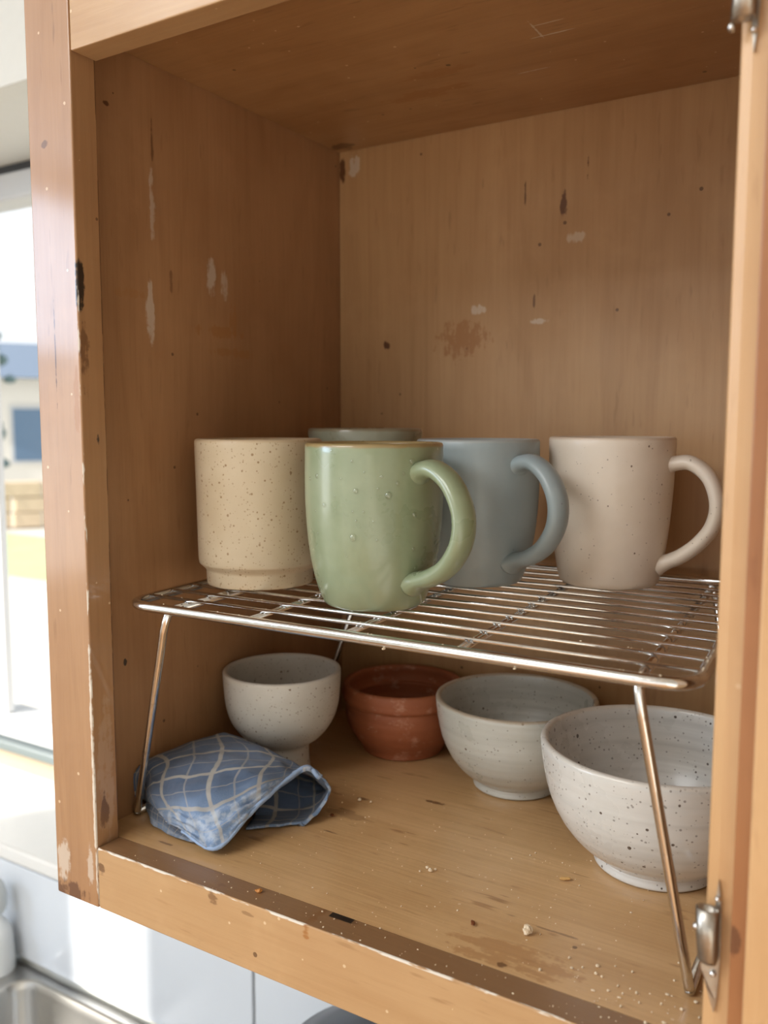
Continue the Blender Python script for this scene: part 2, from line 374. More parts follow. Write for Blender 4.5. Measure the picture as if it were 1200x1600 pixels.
top_m = wood('top_veneer', srgb(180, 139, 95), srgb(148, 106, 65), 0, 0.4, 0.2, 0.25, seed=6.1, specks=0.5, marks=(
    (0, 1, 0.108, 0.207, 0.030, 0.007, TAN, 0.6), (0, 1, 0.128, 0.18, 0.026, 0.005, TAN, 0.5), (0, 1, 0.2143, 0.1645, 0.012, 0.0007, WHITE, 0.6), (0, 1, 0.205, 0.155, 0.0007, 0.014, WHITE, 0.55), (0, 1, 0.213, 0.150, 0.009, 0.0006, WHITE, 0.45), (0, 1, 0.1815, 0.208, 0.012, 0.0008, WHITE, 0.5), (0, 1, -0.006, 0.272, 0.01, 0.008, BRN, 0.8)))
bot_m = wood('bottom_veneer', srgb(212, 172, 124), srgb(182, 140, 92), 0, 0.34, 0.25, 0.2, seed=7.9, fleck=0.8, specks=0.5, marks=(
    (0, 1, 0.25, 0.03, 0.03, 0.012, TAN, 0.5), (0, 1, 0.1, 0.115, 0.012, 0.006, BRN, 0.35), (0, 1, 0.142, 0.160, 0.007, 0.002, BRN, 0.75), (0, 1, 0.098, 0.14, 0.004, 0.002, BRN, 0.6), (0, 1, 0.262, 0.06, 0.012, 0.0008, BRN, 0.5), (0, 1, 0.03, 0.026, 0.005, 0.0012, BRN, 0.6), (0, 1, 0.25, 0.022, 0.0025, 0.002, BRN, 0.7)))
box('left_side_panel', -SW + 0.002, -EX, T, D + 0.006, -RB + 0.006, 0.56, left_m, cab)
box('right_side_panel', OW + EX, OW + 0.0347, T, D + 0.006, -RB + 0.006, 0.56, left_m, cab)
box('back_panel', -EX + 0.0005, OW + EX, D, D + 0.006, -0.012, ZT + 0.012, back_m, cab)
box('top_panel', -EX + 0.0006, OW + EX, T, D - 0.0006, ZT, ZT + 0.014, top_m, cab)
box('bottom_panel', -EX, OW + EX, T + 0.0003, D, -0.012, -0.0004, bot_m, cab)
box('hanging_rail', -EX, OW + EX, D + 0.006, YW, 0.42, 0.468, left_m, cab)
# door swung right back, its lipped inner face towards us
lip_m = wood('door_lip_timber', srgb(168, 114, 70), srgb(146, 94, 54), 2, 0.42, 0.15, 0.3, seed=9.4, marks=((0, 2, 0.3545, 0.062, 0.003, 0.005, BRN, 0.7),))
dr = obj('door', (lambda b: (add_box(b, OW + 0.0170, OW + 0.36, -0.019, -0.0092, -0.028, 0.55, 0.0012), b)[1])(bmesh.new()), door_m, cab)
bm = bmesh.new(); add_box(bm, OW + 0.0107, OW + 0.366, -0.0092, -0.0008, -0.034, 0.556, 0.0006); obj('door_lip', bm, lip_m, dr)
def hinge(zf, pin):
    bm = bmesh.new()
    out = [(0.0046, 0.0265), (0.0054, 0.031), (0.0060, 0.042), (0.0063, 0.053), (0.0061, 0.064), (0.0055, 0.073), (0.0047, 0.0795), (0.0040, 0.073), (0.0036, 0.064), (0.0020, 0.056), (-0.0010, 0.050), (-0.0002, 0.044), (0.0022, 0.036)]
    a = [bm.verts.new((OW + x, -0.0002 if x > 0.003 else -0.0012, zf(zz))) for x, zz in out]; b = [bm.verts.new((OW + x, -0.0016 if x > 0.003 else -0.0028, zf(zz))) for x, zz in out]
    n = len(out); bm.faces.new(a); bm.faces.new(b)
    for i in range(n): bm.faces.new((a[i], a[(i + 1) % n], b[(i + 1) % n], b[i]))
    h = obj('hinge', bm, HINGE, cab)
    bm = bmesh.new(); n = 20; V = []                # rolled sleeve, open at its end
    for zz, rr, dx in ((0.0475, 0.0030, 0.0008), (0.0490, 0.0037, 0.0004), (0.058, 0.0041, 0.0), (0.0690, 0.0043, -0.0002)):
        V.append([bm.verts.new((OW + 0.0018 + dx + rr * math.cos(R(20 + 320 * k / n)), -0.0022 - rr * 0.5 + rr * math.sin(R(20 + 320 * k / n)) * 0.75, zf(zz))) for k in range(n + 1)])
    for a, b in zip(V, V[1:]):
        for k in range(n): bm.faces.new((a[k], a[k + 1], b[k + 1], b[k]))
    kn = obj('hinge_knuckle', bm, HINGE, h, smooth=True)
    md = kn.modifiers.new('thickness', 'SOLIDIFY'); md.thickness = 0.0009; md.offset = -1
    for (x, y, zz, rr, ax) in ((OW + 0.0047, -0.0022, zf(0.0725), 0.0011, 'y'), (OW + 0.0040, -0.0022, zf(0.0425), 0.0013, 'y'), (OW - 0.0024, -0.0042, pin, 0.0016, 'x')):
        bm = bmesh.new(); lathe(bm, [(0, 0.0012), (rr * 0.5, 0.0010), (rr * 0.85, 0.0006), (rr, 0.0), (rr, -0.001), (0, -0.001)], 14)
        rot = Matrix.Rotation(R(90), 4, 'X') if ax == 'y' else Matrix.Rotation(R(-90), 4, 'Y')
        bmesh.ops.transform(bm, matrix=Matrix.Translation((x, y, zz)) @ rot, verts=bm.verts)
        obj('screw', bm, CHROME, h, smooth=True)
hinge(lambda z: z, 0.0608); hinge(lambda z: 0.376 + 0.0795 - z, 0.3845)

# ------------------------------------------------------------------ wire rack
ZR = 0.148
O = Vector((0.0115, 0.0172, 0)); EXv = Vector((0.320, 0.0046, 0)); EYv = Vector((-0.0155, 0.250, 0))
def rp(a, b, z): p = O + EXv * a + EYv * b; return Vector((p.x, p.y, z))
rack = tag(empty('wire_rack', (0, 0, 0)), 'chrome wire shelf rack on splayed legs carrying the mugs', 'rack')
def rounded(pts, rr, n=7):
    out = []
    for i in range(len(pts)):
        p, a, b = pts[i], pts[i - 1], pts[(i + 1) % len(pts)]
        u = (a - p).normalized(); v = (b - p).normalized()
        for k in range(n + 1):
            t = k / n; s, e = p + u * rr, p + v * rr
            out.append((1 - t) ** 2 * s + 2 * t * (1 - t) * p + t * t * e)
    return out
FR = 0.0029
bm = bmesh.new(); tube(bm, rounded([rp(0, 0, ZR - FR), rp(1, 0, ZR - FR), rp(1, 1, ZR - FR), rp(0, 1, ZR - FR)], 0.018), FR, 14, closed=True)
obj('outer_frame', bm, CHROME, rack, smooth=True)
NW = 12
for i in range(NW):
    b = (i + 1) / (NW + 1)
    bm = bmesh.new(); tube(bm, [rp(0.004, b, ZR - 0.0011), rp(0.5, b, ZR - 0.0011), rp(0.996, b, ZR - 0.0011)], 0.00115, 8)
    obj('shelf_wire', bm, CHROME, rack, smooth=True)
for a in (0.272, 0.468, 0.664):
    bm = bmesh.new()
    for q in (-0.004, 0.004): tube(bm, [rp(a + q, 0.004, ZR - 0.0035), rp(a + q, 0.996, ZR - 0.0035)], 0.0012, 8)
    obj('cross_wire', bm, CHROME, rack, smooth=True)
LR = 0.0024
feet = {0: [(-0.0130, 0.0440), (-0.0130, 0.235)], 1: [(0.3290, 0.0445), (0.3270, 0.215)]}
for sd_, a in ((0, 0.092), (1, 0.925)):
    bm = bmesh.new(); tube(bm, [rp(a, 0.03, ZR - 0.0048), rp(a, 0.97, ZR - 0.0048)], LR, 10); obj('cross_bar', bm, CHROME, rack, smooth=True)
    for j, b in ((0, 0.012), (1, 0.988)):
        f = Vector((*feet[sd_][j], LR)); top = rp(a, b, ZR - 0.0062)
        inn = rp(a, b + (0.05 if j == 0 else -0.05), ZR - 0.0048)
        dirv = (f - top).normalized()
        pts = catmull([inn, top + (inn - top) * 0.25, top + dirv * 0.010, top + dirv * 0.03, f - dirv * 0.01 , f], 6)
        bm = bmesh.new(); tube(bm, pts, LR, 10, up=(1, 0.2, 0.1)); obj('leg', bm, CHROME, rack, smooth=True)
    bm = bmesh.new(); p, q = feet[sd_]; tube(bm, [(p[0], p[1], LR), (q[0], q[1], LR)], LR, 10); obj('foot_bar', bm, CHROME, rack, smooth=True)

# ------------------------------------------------------------------ mugs
def bodyprof(H, outer, wall=0.0038, foot=0.004):
    """outer = [(r,z)...] from base edge to rim; returns closed profile incl. inside"""
    o = [(p.x, p.y) for p in catmull([(r, z, 0) for r, z in outer], 7)]
    rR = o[-1][0]
    prof = [(0, 0.0012), (o[0][0] - 0.005, 0.0012), (o[0][0] - 0.003, 0.0002)] + o[:-1]
    w = wall
    prof += [(rR, H - w * 0.45), (rR - w * 0.14, H - w * 0.14), (rR - w * 0.5, H), (rR - w * 0.86, H - w * 0.14), (rR - w, H - w * 0.5)]
    inn = [(max(r - w, 0.004), z) for r, z in reversed(o[:-2]) if z > foot + 0.004 and z < H - w]
    prof += inn + [(inn[-1][0] * 0.8, foot + 0.0015), (inn[-1][0] * 0.4, foot + 0.0003), (0, foot)]
    return prof
def r_at(outer, z):
    o = catmull([(r, q, 0) for r, q in outer], 7)
    for a, b in zip(o, o[1:]):
        if a.y <= z <= b.y: return a.x + (b.x - a.x) * (z - a.y) / max(b.y - a.y, 1e-9)
    return o[-1].x
def mug(label, x, y, z, H, Rr, shape, mat, handle=None, haz=0.0, hw=0.0050, ht=0.0040, hp=None, group=None, cat='mug', name='mug'):
    camaz = math.atan2(CAM.y - y, CAM.x - x)
    root = empty(name, (x, y, z), camaz + haz)
    tag(root, label, cat, group)
    outer = [(r * Rr, q * H) for r, q in shape]
    bm = bmesh.new(); lathe(bm, bodyprof(H, outer), 96); obj('body', bm, mat, root, smooth=True)
    if handle:
        pts = catmull([(a * Rr, 0, q * H) for a, q in handle], 9); n = len(pts)
        r1, r2 = [], []
        for i in range(n):
            t = i / (n - 1); fl = max(0, 1 - t / 0.13) ** 1.6 + max(0, 1 - (1 - t) / 0.12) ** 1.6
            r1.append(hw * (1 + 0.22 * fl)); r2.append(ht * (1 + 0.55 * fl))
        bm = bmesh.new(); tube(bm, pts, r2, 18, up=(0, 1, 0), rad2=r1)
        # side = across the strap, second radius = its thickness
        obj('handle', bm, mat, root, smooth=True)
    return root, outer, camaz + haz, camaz
BARREL = [(0.66, 0), (0.715, 0.012), (0.77, 0.05), (0.865, 0.17), (0.95, 0.36), (0.995, 0.58), (1.005, 0.78), (1.0, 0.955)]
EAR = [(0.84, 0.80), (1.04, 0.845), (1.30, 0.850), (1.60, 0.77), (1.80, 0.62), (1.78, 0.46), (1.55, 0.315), (1.25, 0.235), (1.0, 0.20), (0.82, 0.175)]
ZM = ZR + 0.0002
green_m = glaze('sage_green_glaze', srgb(130, 142, 112), srgb(143, 153, 124), 0.3, 0.55, (0.1, 90, 0.10), srgb(190, 196, 170), rim=(0.0895, srgb(150, 124, 80), 0.85))
blue_m = glaze('grey_blue_glaze', srgb(144, 158, 162), srgb(156, 169, 173), 0.36, 0.2, (0.04, 90, 0.1), srgb(110, 115, 120), rim=(0.0905, srgb(170, 172, 168), 0.6))
cream_m = glaze('cream_speckled_glaze', srgb(218, 206, 190), srgb(226, 215, 201), 0.4, 0.15, (0.3, 170, 0.12), srgb(96, 72, 50), rim=(0.0922, srgb(196, 172, 146), 0.5), big=(130, 0.08, 0.35))
beige_m = glaze('beige_stoneware_glaze', srgb(188, 170, 142), srgb(198, 182, 156), 0.42, 0.12, (0.6, 260, 0.22), srgb(140, 112, 78), rim=(0.0905, srgb(186, 160, 126), 0.5), big=(210, 0.15, 0.35))
olive_m = glaze('olive_grey_glaze', srgb(146, 148, 128), srgb(156, 158, 140), 0.28, 0.4, (0.05, 90, 0.1), srgb(90, 90, 70), rim=(0.0965, srgb(132, 112, 84), 0.6))
CYL = [(0.835, 0), (0.845, 0.015), (0.85, 0.075), (0.862, 0.105), (0.93, 0.135), (0.965, 0.165), (0.975, 0.3), (0.985, 0.6), (1.0, 0.94)]
mug('speckled beige handleless stoneware mug with stepped foot at the rack left', 0.0417, 0.1038, ZM, 0.0922, 0.0404, CYL, beige_m)
gm, gout, gang, gcam = mug('sage green barrel mug with water droplets, foremost on the rack', 0.1417, 0.0832, ZM, 0.0914, 0.0388, BARREL, green_m, EAR, R(40), 0.0074, 0.0050)
mug('grey-blue mug standing behind the green mug handle', 0.1611, 0.1781, ZM, 0.0921, 0.0393, BARREL, blue_m, EAR, R(41), 0.0074, 0.0050)
TAPER = [(0.745, 0), (0.775, 0.012), (0.81, 0.05), (0.875, 0.2), (0.93, 0.4), (0.97, 0.62), (0.99, 0.82), (1.0, 0.955)]
EAR2 = [(0.84, 0.81), (1.04, 0.83), (1.28, 0.83), (1.55, 0.74), (1.68, 0.58), (1.62, 0.43), (1.42, 0.31), (1.18, 0.225), (0.98, 0.18), (0.80, 0.15)]
mug('cream mug with dark speckles and rounded handle, rightmost on the rack', 0.2357, 0.2192, ZM, 0.0936, 0.0394, TAPER, cream_m, EAR2, R(70), 0.0066, 0.0046)
mug('olive grey mug at the back, only its rim showing above the green mug', 0.0560, 0.2085, ZM, 0.0985, 0.0418, BARREL, olive_m)
# droplets on the green mug
def water_mat():
    s = NT('water'); tr = s.n('ShaderNodeBsdfTransparent'); tr.inputs['Color'].default_value = (0.96, 0.97, 0.95, 1)
    gl = s.n('ShaderNodeBsdfGlossy'); gl.inputs['Roughness'].default_value = 0.06
    lw = s.n('ShaderNodeLayerWeight'); lw.inputs['Blend'].default_value = 0.5
    f = s.m2('MULTIPLY_ADD', s.m2('POWER', lw.outputs['Facing'], 2.0), 0.45, 0.10)
    mx = s.n('ShaderNodeMixShader'); s.t.links.new(f, mx.inputs[0]); s.t.links.new(tr.outputs[0], mx.inputs[1]); s.t.links.new(gl.outputs[0], mx.inputs[2])
    s.t.links.new(mx.outputs[0], s.out.inputs['Surface']); return s.m
WATER = water_mat()
bm = bmesh.new(); bmesh.ops.create_uvsphere(bm, u_segments=10, v_segments=6, radius=1)
for v in bm.verts:
    v.co.x *= 0.7; v.co.z *= 1.25 if v.co.z < 0 else 1.0
dro = obj('droplet', bm, WATER, gm, smooth=True); dme = dro.data
drops = [(898, 195, 7), (693, 305, 6), (812, 322, 8), (787, 252, 4), (775, 297, 3), (845, 277, 5), (683, 484, 8), (695, 420, 3), (757, 424, 2.5), (722, 385, 3), (908, 400, 6), (520, 268, 4), (540, 392, 3), (682, 386, 3), (680, 193, 3.5), (605, 155, 3), (868, 240, 4), (550, 480, 3), (905, 535, 5), (575, 365, 5), (548, 255, 5), (725, 235, 2.5), (640, 260, 2.5), (770, 495, 3), (615, 330, 2), (660, 560, 2.5)]
for i, (u, v, s) in enumerate(drops):
    px, py = 280 + u / 2.5, 640 + v / 2.5
    z = 0.0914 * (1 - (py - 691) / 266); rr = r_at(gout, z)
    az = math.asin(max(-0.97, min(0.97, (px - 584) / 108 * 0.0388 / rr))) + gcam - gang
    o = dro if i == 0 else dro.copy()
    if i: col.objects.link(o); o.parent = gm
    k = s * 0.4 * 0.00036 * 1.75
    o.scale = (k, k, k); o.location = ((rr + 0.0) * math.cos(az), (rr + 0.0) * math.sin(az), z); o.rotation_euler = (0, 0, az)

# ------------------------------------------------------------------ bowls
def bowl(name, label, x, y, H, Rr, shape, mat, wall=0.004, foot=0.006, inner=None, wobble=0.0, cat='bowl'):
    root = empty(name, (x, y, 0)); tag(root, label, cat)
    outer = [(r * Rr, q * H) for r, q in shape]
    rnd = random.Random(name + label); ph = [rnd.uniform(0, 6.28) for _ in range(4)]
    wob = lambda a, z: wobble * (math.sin(2 * a + ph[0]) + 0.5 * math.sin(3 * a + ph[1])) + 0.6 * wobble * math.sin(z * 900 + a + ph[2])
    bm = bmesh.new(); lathe(bm, bodyprof(H, outer, wall, foot), 112, wob)
    obj('body', bm, mat, root, smooth=True); return root
HEMI = [(0.50, 0), (0.52, 0.02), (0.515, 0.07), (0.53, 0.10), (0.68, 0.20), (0.82, 0.36), (0.92, 0.56), (0.975, 0.78), (1.0, 0.955)]
CUPB = [(0.47, 0), (0.48, 0.02), (0.45, 0.14), (0.45, 0.28), (0.52, 0.32), (0.68, 0.385), (0.86, 0.515), (0.95, 0.66), (0.985, 0.82), (1.0, 0.955)]
b1 = glaze('speckled_grey_cream_glaze', srgb(192, 187, 177), srgb(204, 200, 192), 0.42, 0.1, (0.6, 240, 0.2), srgb(110, 84, 58), big=(170, 0.15, 0.45), rim=(0.0750, srgb(204, 196, 184), 0.5))
bowl('footed_bowl', 'small deep speckled grey-cream footed bowl behind the blue cloth', 0.0248, 0.1470, 0.0772, 0.0418, CUPB, b1, 0.0035, 0.024)
def terracotta():
    s = NT('rough_terracotta'); P = s.coord(); n = s.noise(P, 45, 5, 0.65); m = s.noise(s.scale(P, (1, 1, 1.6), (4, 2, 0)), 60, 4, 0.7)
    c = s.mix(n, srgb(168, 98, 62), srgb(142, 78, 48))
    c = s.mix(s.m2('MULTIPLY', s.ramp(m, 0.56, 0.72), 0.5), c, srgb(206, 160, 136)); s.bump(m, 0.0005, 0.8)
    return s.set(Base_Color=c, Roughness=0.62)
TERR = [(0.645, 0), (0.665, 0.02), (0.70, 0.10), (0.80, 0.22), (0.90, 0.38), (0.945, 0.54), (0.945, 0.66), (0.935, 0.73), (0.985, 0.76), (1.0, 0.81), (1.0, 0.88), (0.985, 0.955)]
bowl('terracotta_bowl', 'unglazed terracotta bowl with a raised collar rim at the back', 0.0730, 0.2360, 0.0528, 0.0470, TERR, terracotta(), 0.0045, 0.006, wobble=0.004)
b3 = glaze('pale_grey_thrown_glaze', srgb(188, 188, 180), srgb(202, 202, 196), 0.3, 0.4, (0.4, 200, 0.18), srgb(96, 80, 62), rim=(0.0622, srgb(176, 156, 130), 0.7), bands=0.5, big=(140, 0.11, 0.3), mott=(22, 0.3, 0.8))
bowl('thrown_bowl', 'pale grey thrown bowl with glossy inside between terracotta bowl and largest bowl', 0.1750, 0.2155, 0.0634, 0.0558, HEMI, b3, 0.0040, 0.008, wobble=0.003)
b4 = glaze('speckled_white_thrown_glaze', srgb(206, 203, 196), srgb(217, 214, 208), 0.28, 0.4, (0.5, 200, 0.2), srgb(66, 48, 34), rim=(0.0706, srgb(214, 204, 190), 0.6), bands=0.45, big=(125, 0.15, 0.5), mott=(20, 0.3, 0.8))
bowl('thrown_bowl', 'largest speckled off-white bowl at front right behind the rack leg', 0.2862, 0.1550, 0.0721, 0.0655, HEMI, b4, 0.0046, 0.009, wobble=0.002)

# ------------------------------------------------------------------ cloth
def plaid():
    s = NT('blue_checked_cotton'); uv = s.coord('UV'); x = s.sep(uv)
    w = s.noise(s.coord(), 60, 2)
    u = s.m2('ADD', x[0], s.m2('MULTIPLY', s.m2('SUBTRACT', w, 0.5), 0.03)); v = s.m2('ADD', x[1], s.m2('MULTIPLY', s.m2('SUBTRACT', w, 0.5), 0.03))
    def stripe(q, per, off, wid):
        f = s.m2('ABSOLUTE', s.m2('SUBTRACT', s.m2('FRACT', s.m2('ADD', s.m2('DIVIDE', q, per), off)), 0.5))
        return s.ramp(f, wid, wid * 0.55)
    su = s.m2('MAXIMUM', stripe(u, 0.25, 0.1, 0.055), s.m2('MULTIPLY', stripe(u, 0.25, 0.6, 0.024), 0.6))
    sv = s.m2('MAXIMUM', stripe(v, 0.24, 0.25, 0.055), s.m2('MULTIPLY', stripe(v, 0.24, 0.72, 0.022), 0.6))
    edge = s.m2('MULTIPLY', s.ramp(x[1], 0.79, 0.82), s.ramp(s.noise(s.coord(), 160, 3, 0.6), 0.42, 0.62))
    thr = s.noise(s.scale(uv, (160, 160, 1)), 1, 2)
    base = s.mix(thr, srgb(66, 84, 114), srgb(92, 112, 142))
    hem = s.ramp(x[1], 0.62, 0.85)  # hem's paler blue, widened to put left-front light into the cloth colour
    base = s.mix(s.m2('MULTIPLY', hem, 0.8), base, s.mix(thr, srgb(104, 140, 192), srgb(160, 184, 214)))
    c = s.mix(s.m2('MULTIPLY', s.m2('MAXIMUM', su, sv), 0.62), base, srgb(200, 190, 172))
    c = s.mix(s.m2('MULTIPLY', edge, 0.6), c, srgb(206, 214, 224))
    wv = s.m2('MULTIPLY', s.m2('SINE', s.m2('MULTIPLY', x[0], 900.0)), s.m2('SINE', s.m2('MULTIPLY', x[1], 900.0)))
    s.bump(s.m2('ADD', s.m2('MULTIPLY', wv, 0.3), s.m2('MULTIPLY', s.noise(s.coord(), 330, 3), 1.4)), 0.0006, 0.8)
    return s.set(Base_Color=c, Roughness=0.9, Sheen_Weight=0.25)
CL = plaid()
def sheet(name, rows, parent, nu=10, nv=14, wr=0.0009, thick=0.0016, uvs=1.0, seed=0, hem=False):
    rr = [catmull(r, nu) for r in rows]
    cols = [catmull([r[i] for r in rr], nv) for i in range(len(rr[0]))]
    bm = bmesh.new(); uvl = bm.loops.layers.uv.new('UVMap')
    n, m = len(cols), len(cols[0]); V = []
    for i in range(n):
        c = []
        for j in range(m):
            p = cols[i][j].copy(); a, b = i / n, j / m
            q = Vector((p.x, p.y, p.z)) * 55 + Vector((seed * 7.3, 1.7, 0.4))
            d = wr * (1.5 * mnoise.noise(q) + 0.7 * mnoise.noise(q * 2.6) + 0.35 * mnoise.noise(q * 6.1)) * (1.0 + 1.1 * b)
            if hem and b > 0.80: d += 0.0011 * abs(math.sin((b - 0.80) / 0.20 * 3 * math.pi)) * (1 if a < 0.62 else 0)
            p.z += d; p.x += 0.7 * d; p.y -= 0.6 * d
            p.z = max(p.z, 0.0009); p.x = max(p.x, -0.0170)
            c.append(bm.verts.new(p))
        V.append(c)
    for i in range(n - 1):
        for j in range(m - 1):
            f = bm.faces.new((V[i][j], V[i + 1][j], V[i + 1][j + 1], V[i][j + 1]))
            for l, (a, b) in zip(f.loops, ((i, j), (i + 1, j), (i + 1, j + 1), (i, j + 1))): l[uvl].uv = (a / (n - 1) * 2.2 * uvs, b / (m - 1) * 1.0)
    o = obj(name, bm, CL, parent, smooth=True)
    md = o.modifiers.new('thickness', 'SOLIDIFY'); md.thickness = thick; md.offset = -1
    return o
TOP = [[(-0.0168, 0.0475, 0.001), (-0.0168, 0.050, 0.0295), (-0.003, 0.101, 0.036), (0.016, 0.109, 0.0365), (0.053, 0.128, 0.0160), (0.066, 0.130, 0.0130), (0.076, 0.128, 0.0075), (0.058, 0.127, 0.0120), (0.028, 0.113, 0.0270)],
       [(-0.0150, 0.0495, 0.0075), (-0.004, 0.0512, 0.0300), (0.028, 0.069, 0.0405), (0.060, 0.087, 0.040), (0.075, 0.106, 0.0275), (0.0850, 0.1085, 0.0220), (0.0900, 0.111, 0.0130), (0.081, 0.099, 0.002), (0.053, 0.082, 0.002)],
       [(-0.0090, 0.049, 0.0070), (0.006, 0.0405, 0.018), (0.045, 0.039, 0.031), (0.069, 0.063, 0.036), (0.082, 0.096, 0.0325), (0.0905, 0.102, 0.0262), (0.094, 0.106, 0.015), (0.086, 0.086, 0.0015), (0.060, 0.067, 0.0015)],
       [(0.010, 0.040, 0.004), (0.040, 0.030, 0.007), (0.0675, 0.0295, 0.004), (0.0745, 0.055, 0.019), (0.0815, 0.0935, 0.0325), (0.0905, 0.1005, 0.0258), (0.0945, 0.105, 0.0145), (0.087, 0.084, 0.0015), (0.062, 0.062, 0.0015)]]
cloth = tag(empty('cloth', (0.04, 0.075, 0)), 'folded blue checked cotton cloth with cream lines lying by left rack leg', 'cloth')
def rel(rows): return [[Vector(p) - Vector((0.04, 0.075, 0)) for p in r] for r in rows]
def sheet_rel(name, rows, **k):
    o = sheet(name, rows, None, **k); o.data.transform(Matrix.Translation((-0.04, -0.075, 0))); o.parent = cloth; return o
sheet_rel('folded_sheet', TOP, nv=26, wr=0.0013, hem=True)
# rolled hem along the front edge of the upper layer
hem_pts = catmull(TOP[3][1:6], 10)
bm = bmesh.new()
tube(bm, [p + Vector((0, 0, 0.0010 + 0.0007 * mnoise.noise(p * 120))) - Vector((0.04, 0.075, 0)) for p in hem_pts], [0.0014 + 0.0005 * mnoise.noise(p * 200) for p in hem_pts], 8)
HEM = plain('pale_hem_cotton', srgb(150, 172, 204), 0.9, 0, 0.0006, 500)
hm = obj('hem', bm, HEM, cloth, smooth=True); hm['label'] = 'paler stitched hem'
sheet_rel('under_fold', [[(-0.012, 0.052, 0.012), (0.004, 0.046, 0.013), (0.018, 0.040, 0.011), (0.036, 0.036, 0.008), (0.05, 0.036, 0.005)],
                         [(-0.010, 0.048, 0.004), (0.004, 0.040, 0.009), (0.018, 0.037, 0.008), (0.034, 0.033, 0.006), (0.048, 0.033, 0.004)],
                         [(-0.004, 0.046, 0.001), (0.008, 0.036, 0.002), (0.019, 0.034, 0.0015), (0.031, 0.0315, 0.0015), (0.046, 0.032, 0.0015)]], wr=0.0006, seed=3)

# ------------------------------------------------------------------ crumbs
crumb_m = plain('bread_crumb', srgb(232, 212, 182), 0.85, 0, 0.0006, 700)
brown_m = plain('brown_flake', srgb(122, 66, 30), 0.6)
def lump(name, loc, s, mat, seed, flat=0.7, sub=2):
    rnd = random.Random(seed); bm = bmesh.new(); bmesh.ops.create_icosphere(bm, subdivisions=sub, radius=1)
    for v in bm.verts:
        k = rnd.uniform(0.68, 1.15); v.co = Vector((v.co.x * k * s[0], v.co.y * k * s[1], v.co.z * k * s[2]))
    zm = min(v.co.z for v in bm.verts)
    for v in bm.verts: v.co.z -= zm
    o = obj(name, bm, mat); o.location = loc; o.rotation_euler = (0, 0, rnd.uniform(0, 6)); return o
tag(lump('crumb', (0.2508, 0.0501, 0), (0.0026, 0.0022, 0.0026), crumb_m, 1), 'largest white bread crumb, on the cabinet floor near the front rail', 'crumb')
tag(lump('flake', (0.2242, 0.0442, 0), (0.0028, 0.0012, 0.0006), brown_m, 2), 'flat brown flake left of the largest white crumb', 'flake')
tag(lump('crumb', (0.1133, 0.0115, 0.0), (0.0020, 0.0014, 0.0012), plain('amber_crumb', srgb(196, 130, 62), 0.6), 3), 'amber crumb on top of the front rail below the cloth', 'crumb')
tag(lump('crumb', (0.2495, 0.1092, 0), (0.0034, 0.0012, 0.0010), plain('golden_crumb', srgb(206, 162, 100), 0.8), 4), 'golden crumb beside the foot of the largest bowl', 'crumb')
for i, (x, y, s) in enumerate(((0.1815, 0.0785, 0.0017), (0.1785, 0.0808, 0.0013), (0.1832, 0.0815, 0.0010), (0.1765, 0.0755, 0.0009))):
    tag(lump('crumb', (x, y, 0), (s, s * 0.8, s * 0.7), crumb_m, 10 + i, sub=1), ('biggest', 'second biggest', 'third biggest', 'smallest')[i] + ' crumb of the white crumb cluster in front of the pale grey bowl', 'crumb', 'cluster of white crumbs')
for i, (px, y, s) in enumerate(((0.0981, 0.1349, 0.0014), (0.1055, 0.1370, 0.0010))):
    tag(lump('crumb', (px, y, 0), (s, s * 0.8, s * 0.8), crumb_m, 20 + i, sub=1), ('larger' if i == 0 else 'smaller') + ' pale crumb of the pair right of the blue cloth', 'crumb')
tag(lump('flake', (0.0948, 0.1075, 0), (0.0019, 0.0014, 0.0006), brown_m, 27), 'dark brown flake beside the right fold of the blue cloth', 'flake')
rnd = random.Random(5); bm = bmesh.new()
def speck(x, y, z, s):
    q = bmesh.ops.create_icosphere(bm, subdivisions=1, radius=1)['verts']
    kk = [rnd.uniform(0.5, 1.3) for _ in range(3)]
    for v in q: v.co = Vector((x + v.co.x * s * kk[0], y + v.co.y * s * kk[1], z + s * 0.6 + v.co.z * s * kk[2] * 0.7))
for _ in range(150): speck(rnd.uniform(0.07, 0.335), rnd.uniform(0.019, 0.16), -0.0004, rnd.choice((0.0002, 0.0003, 0.0003, 0.0005)))
for _ in range(60): speck(rnd.gauss(0.305, 0.018), abs(rnd.gauss(0.03, 0.014)), -0.0003, rnd.choice((0.0003, 0.0004, 0.0006, 0.0009)))
for _ in range(70): speck(rnd.uniform(0.02, 0.335), rnd.uniform(0.002, 0.017), -0.0001, rnd.choice((0.0002, 0.0003, 0.0005)))
for _ in range(24): speck(rnd.uniform(0.2, 0.3), rnd.uniform(0.05, 0.13), -0.0004, rnd.choice((0.0004, 0.0006)))
tag(obj('crumb_scatter', bm, crumb_m), 'fine pale crumbs scattered over the cabinet floor and front rail', 'crumbs', kind='stuff')
bm = bmesh.new()
for _ in range(36):
    a = rnd.random(); p = rp(a, rnd.choice((0, 0, 1 / 13, 2 / 13)), ZR - 0.0002); speck(p.x, p.y, p.z - 0.0001, rnd.choice((0.0003, 0.0004, 0.0005)))
for a in (0.55, 0.76): p = rp(a, 0, ZR - 0.0060); speck(p.x, p.y - 0.0015, p.z - 0.0006, 0.0011)
for _ in range(10): p = rp(1, rnd.uniform(0.05, 0.4), ZR); speck(p.x, p.y, p.z - 0.0001, 0.0005)
tag(obj('rack_crumbs', bm, crumb_m), 'pale crumbs clinging to the chrome wires of the rack', 'crumbs', kind='stuff')

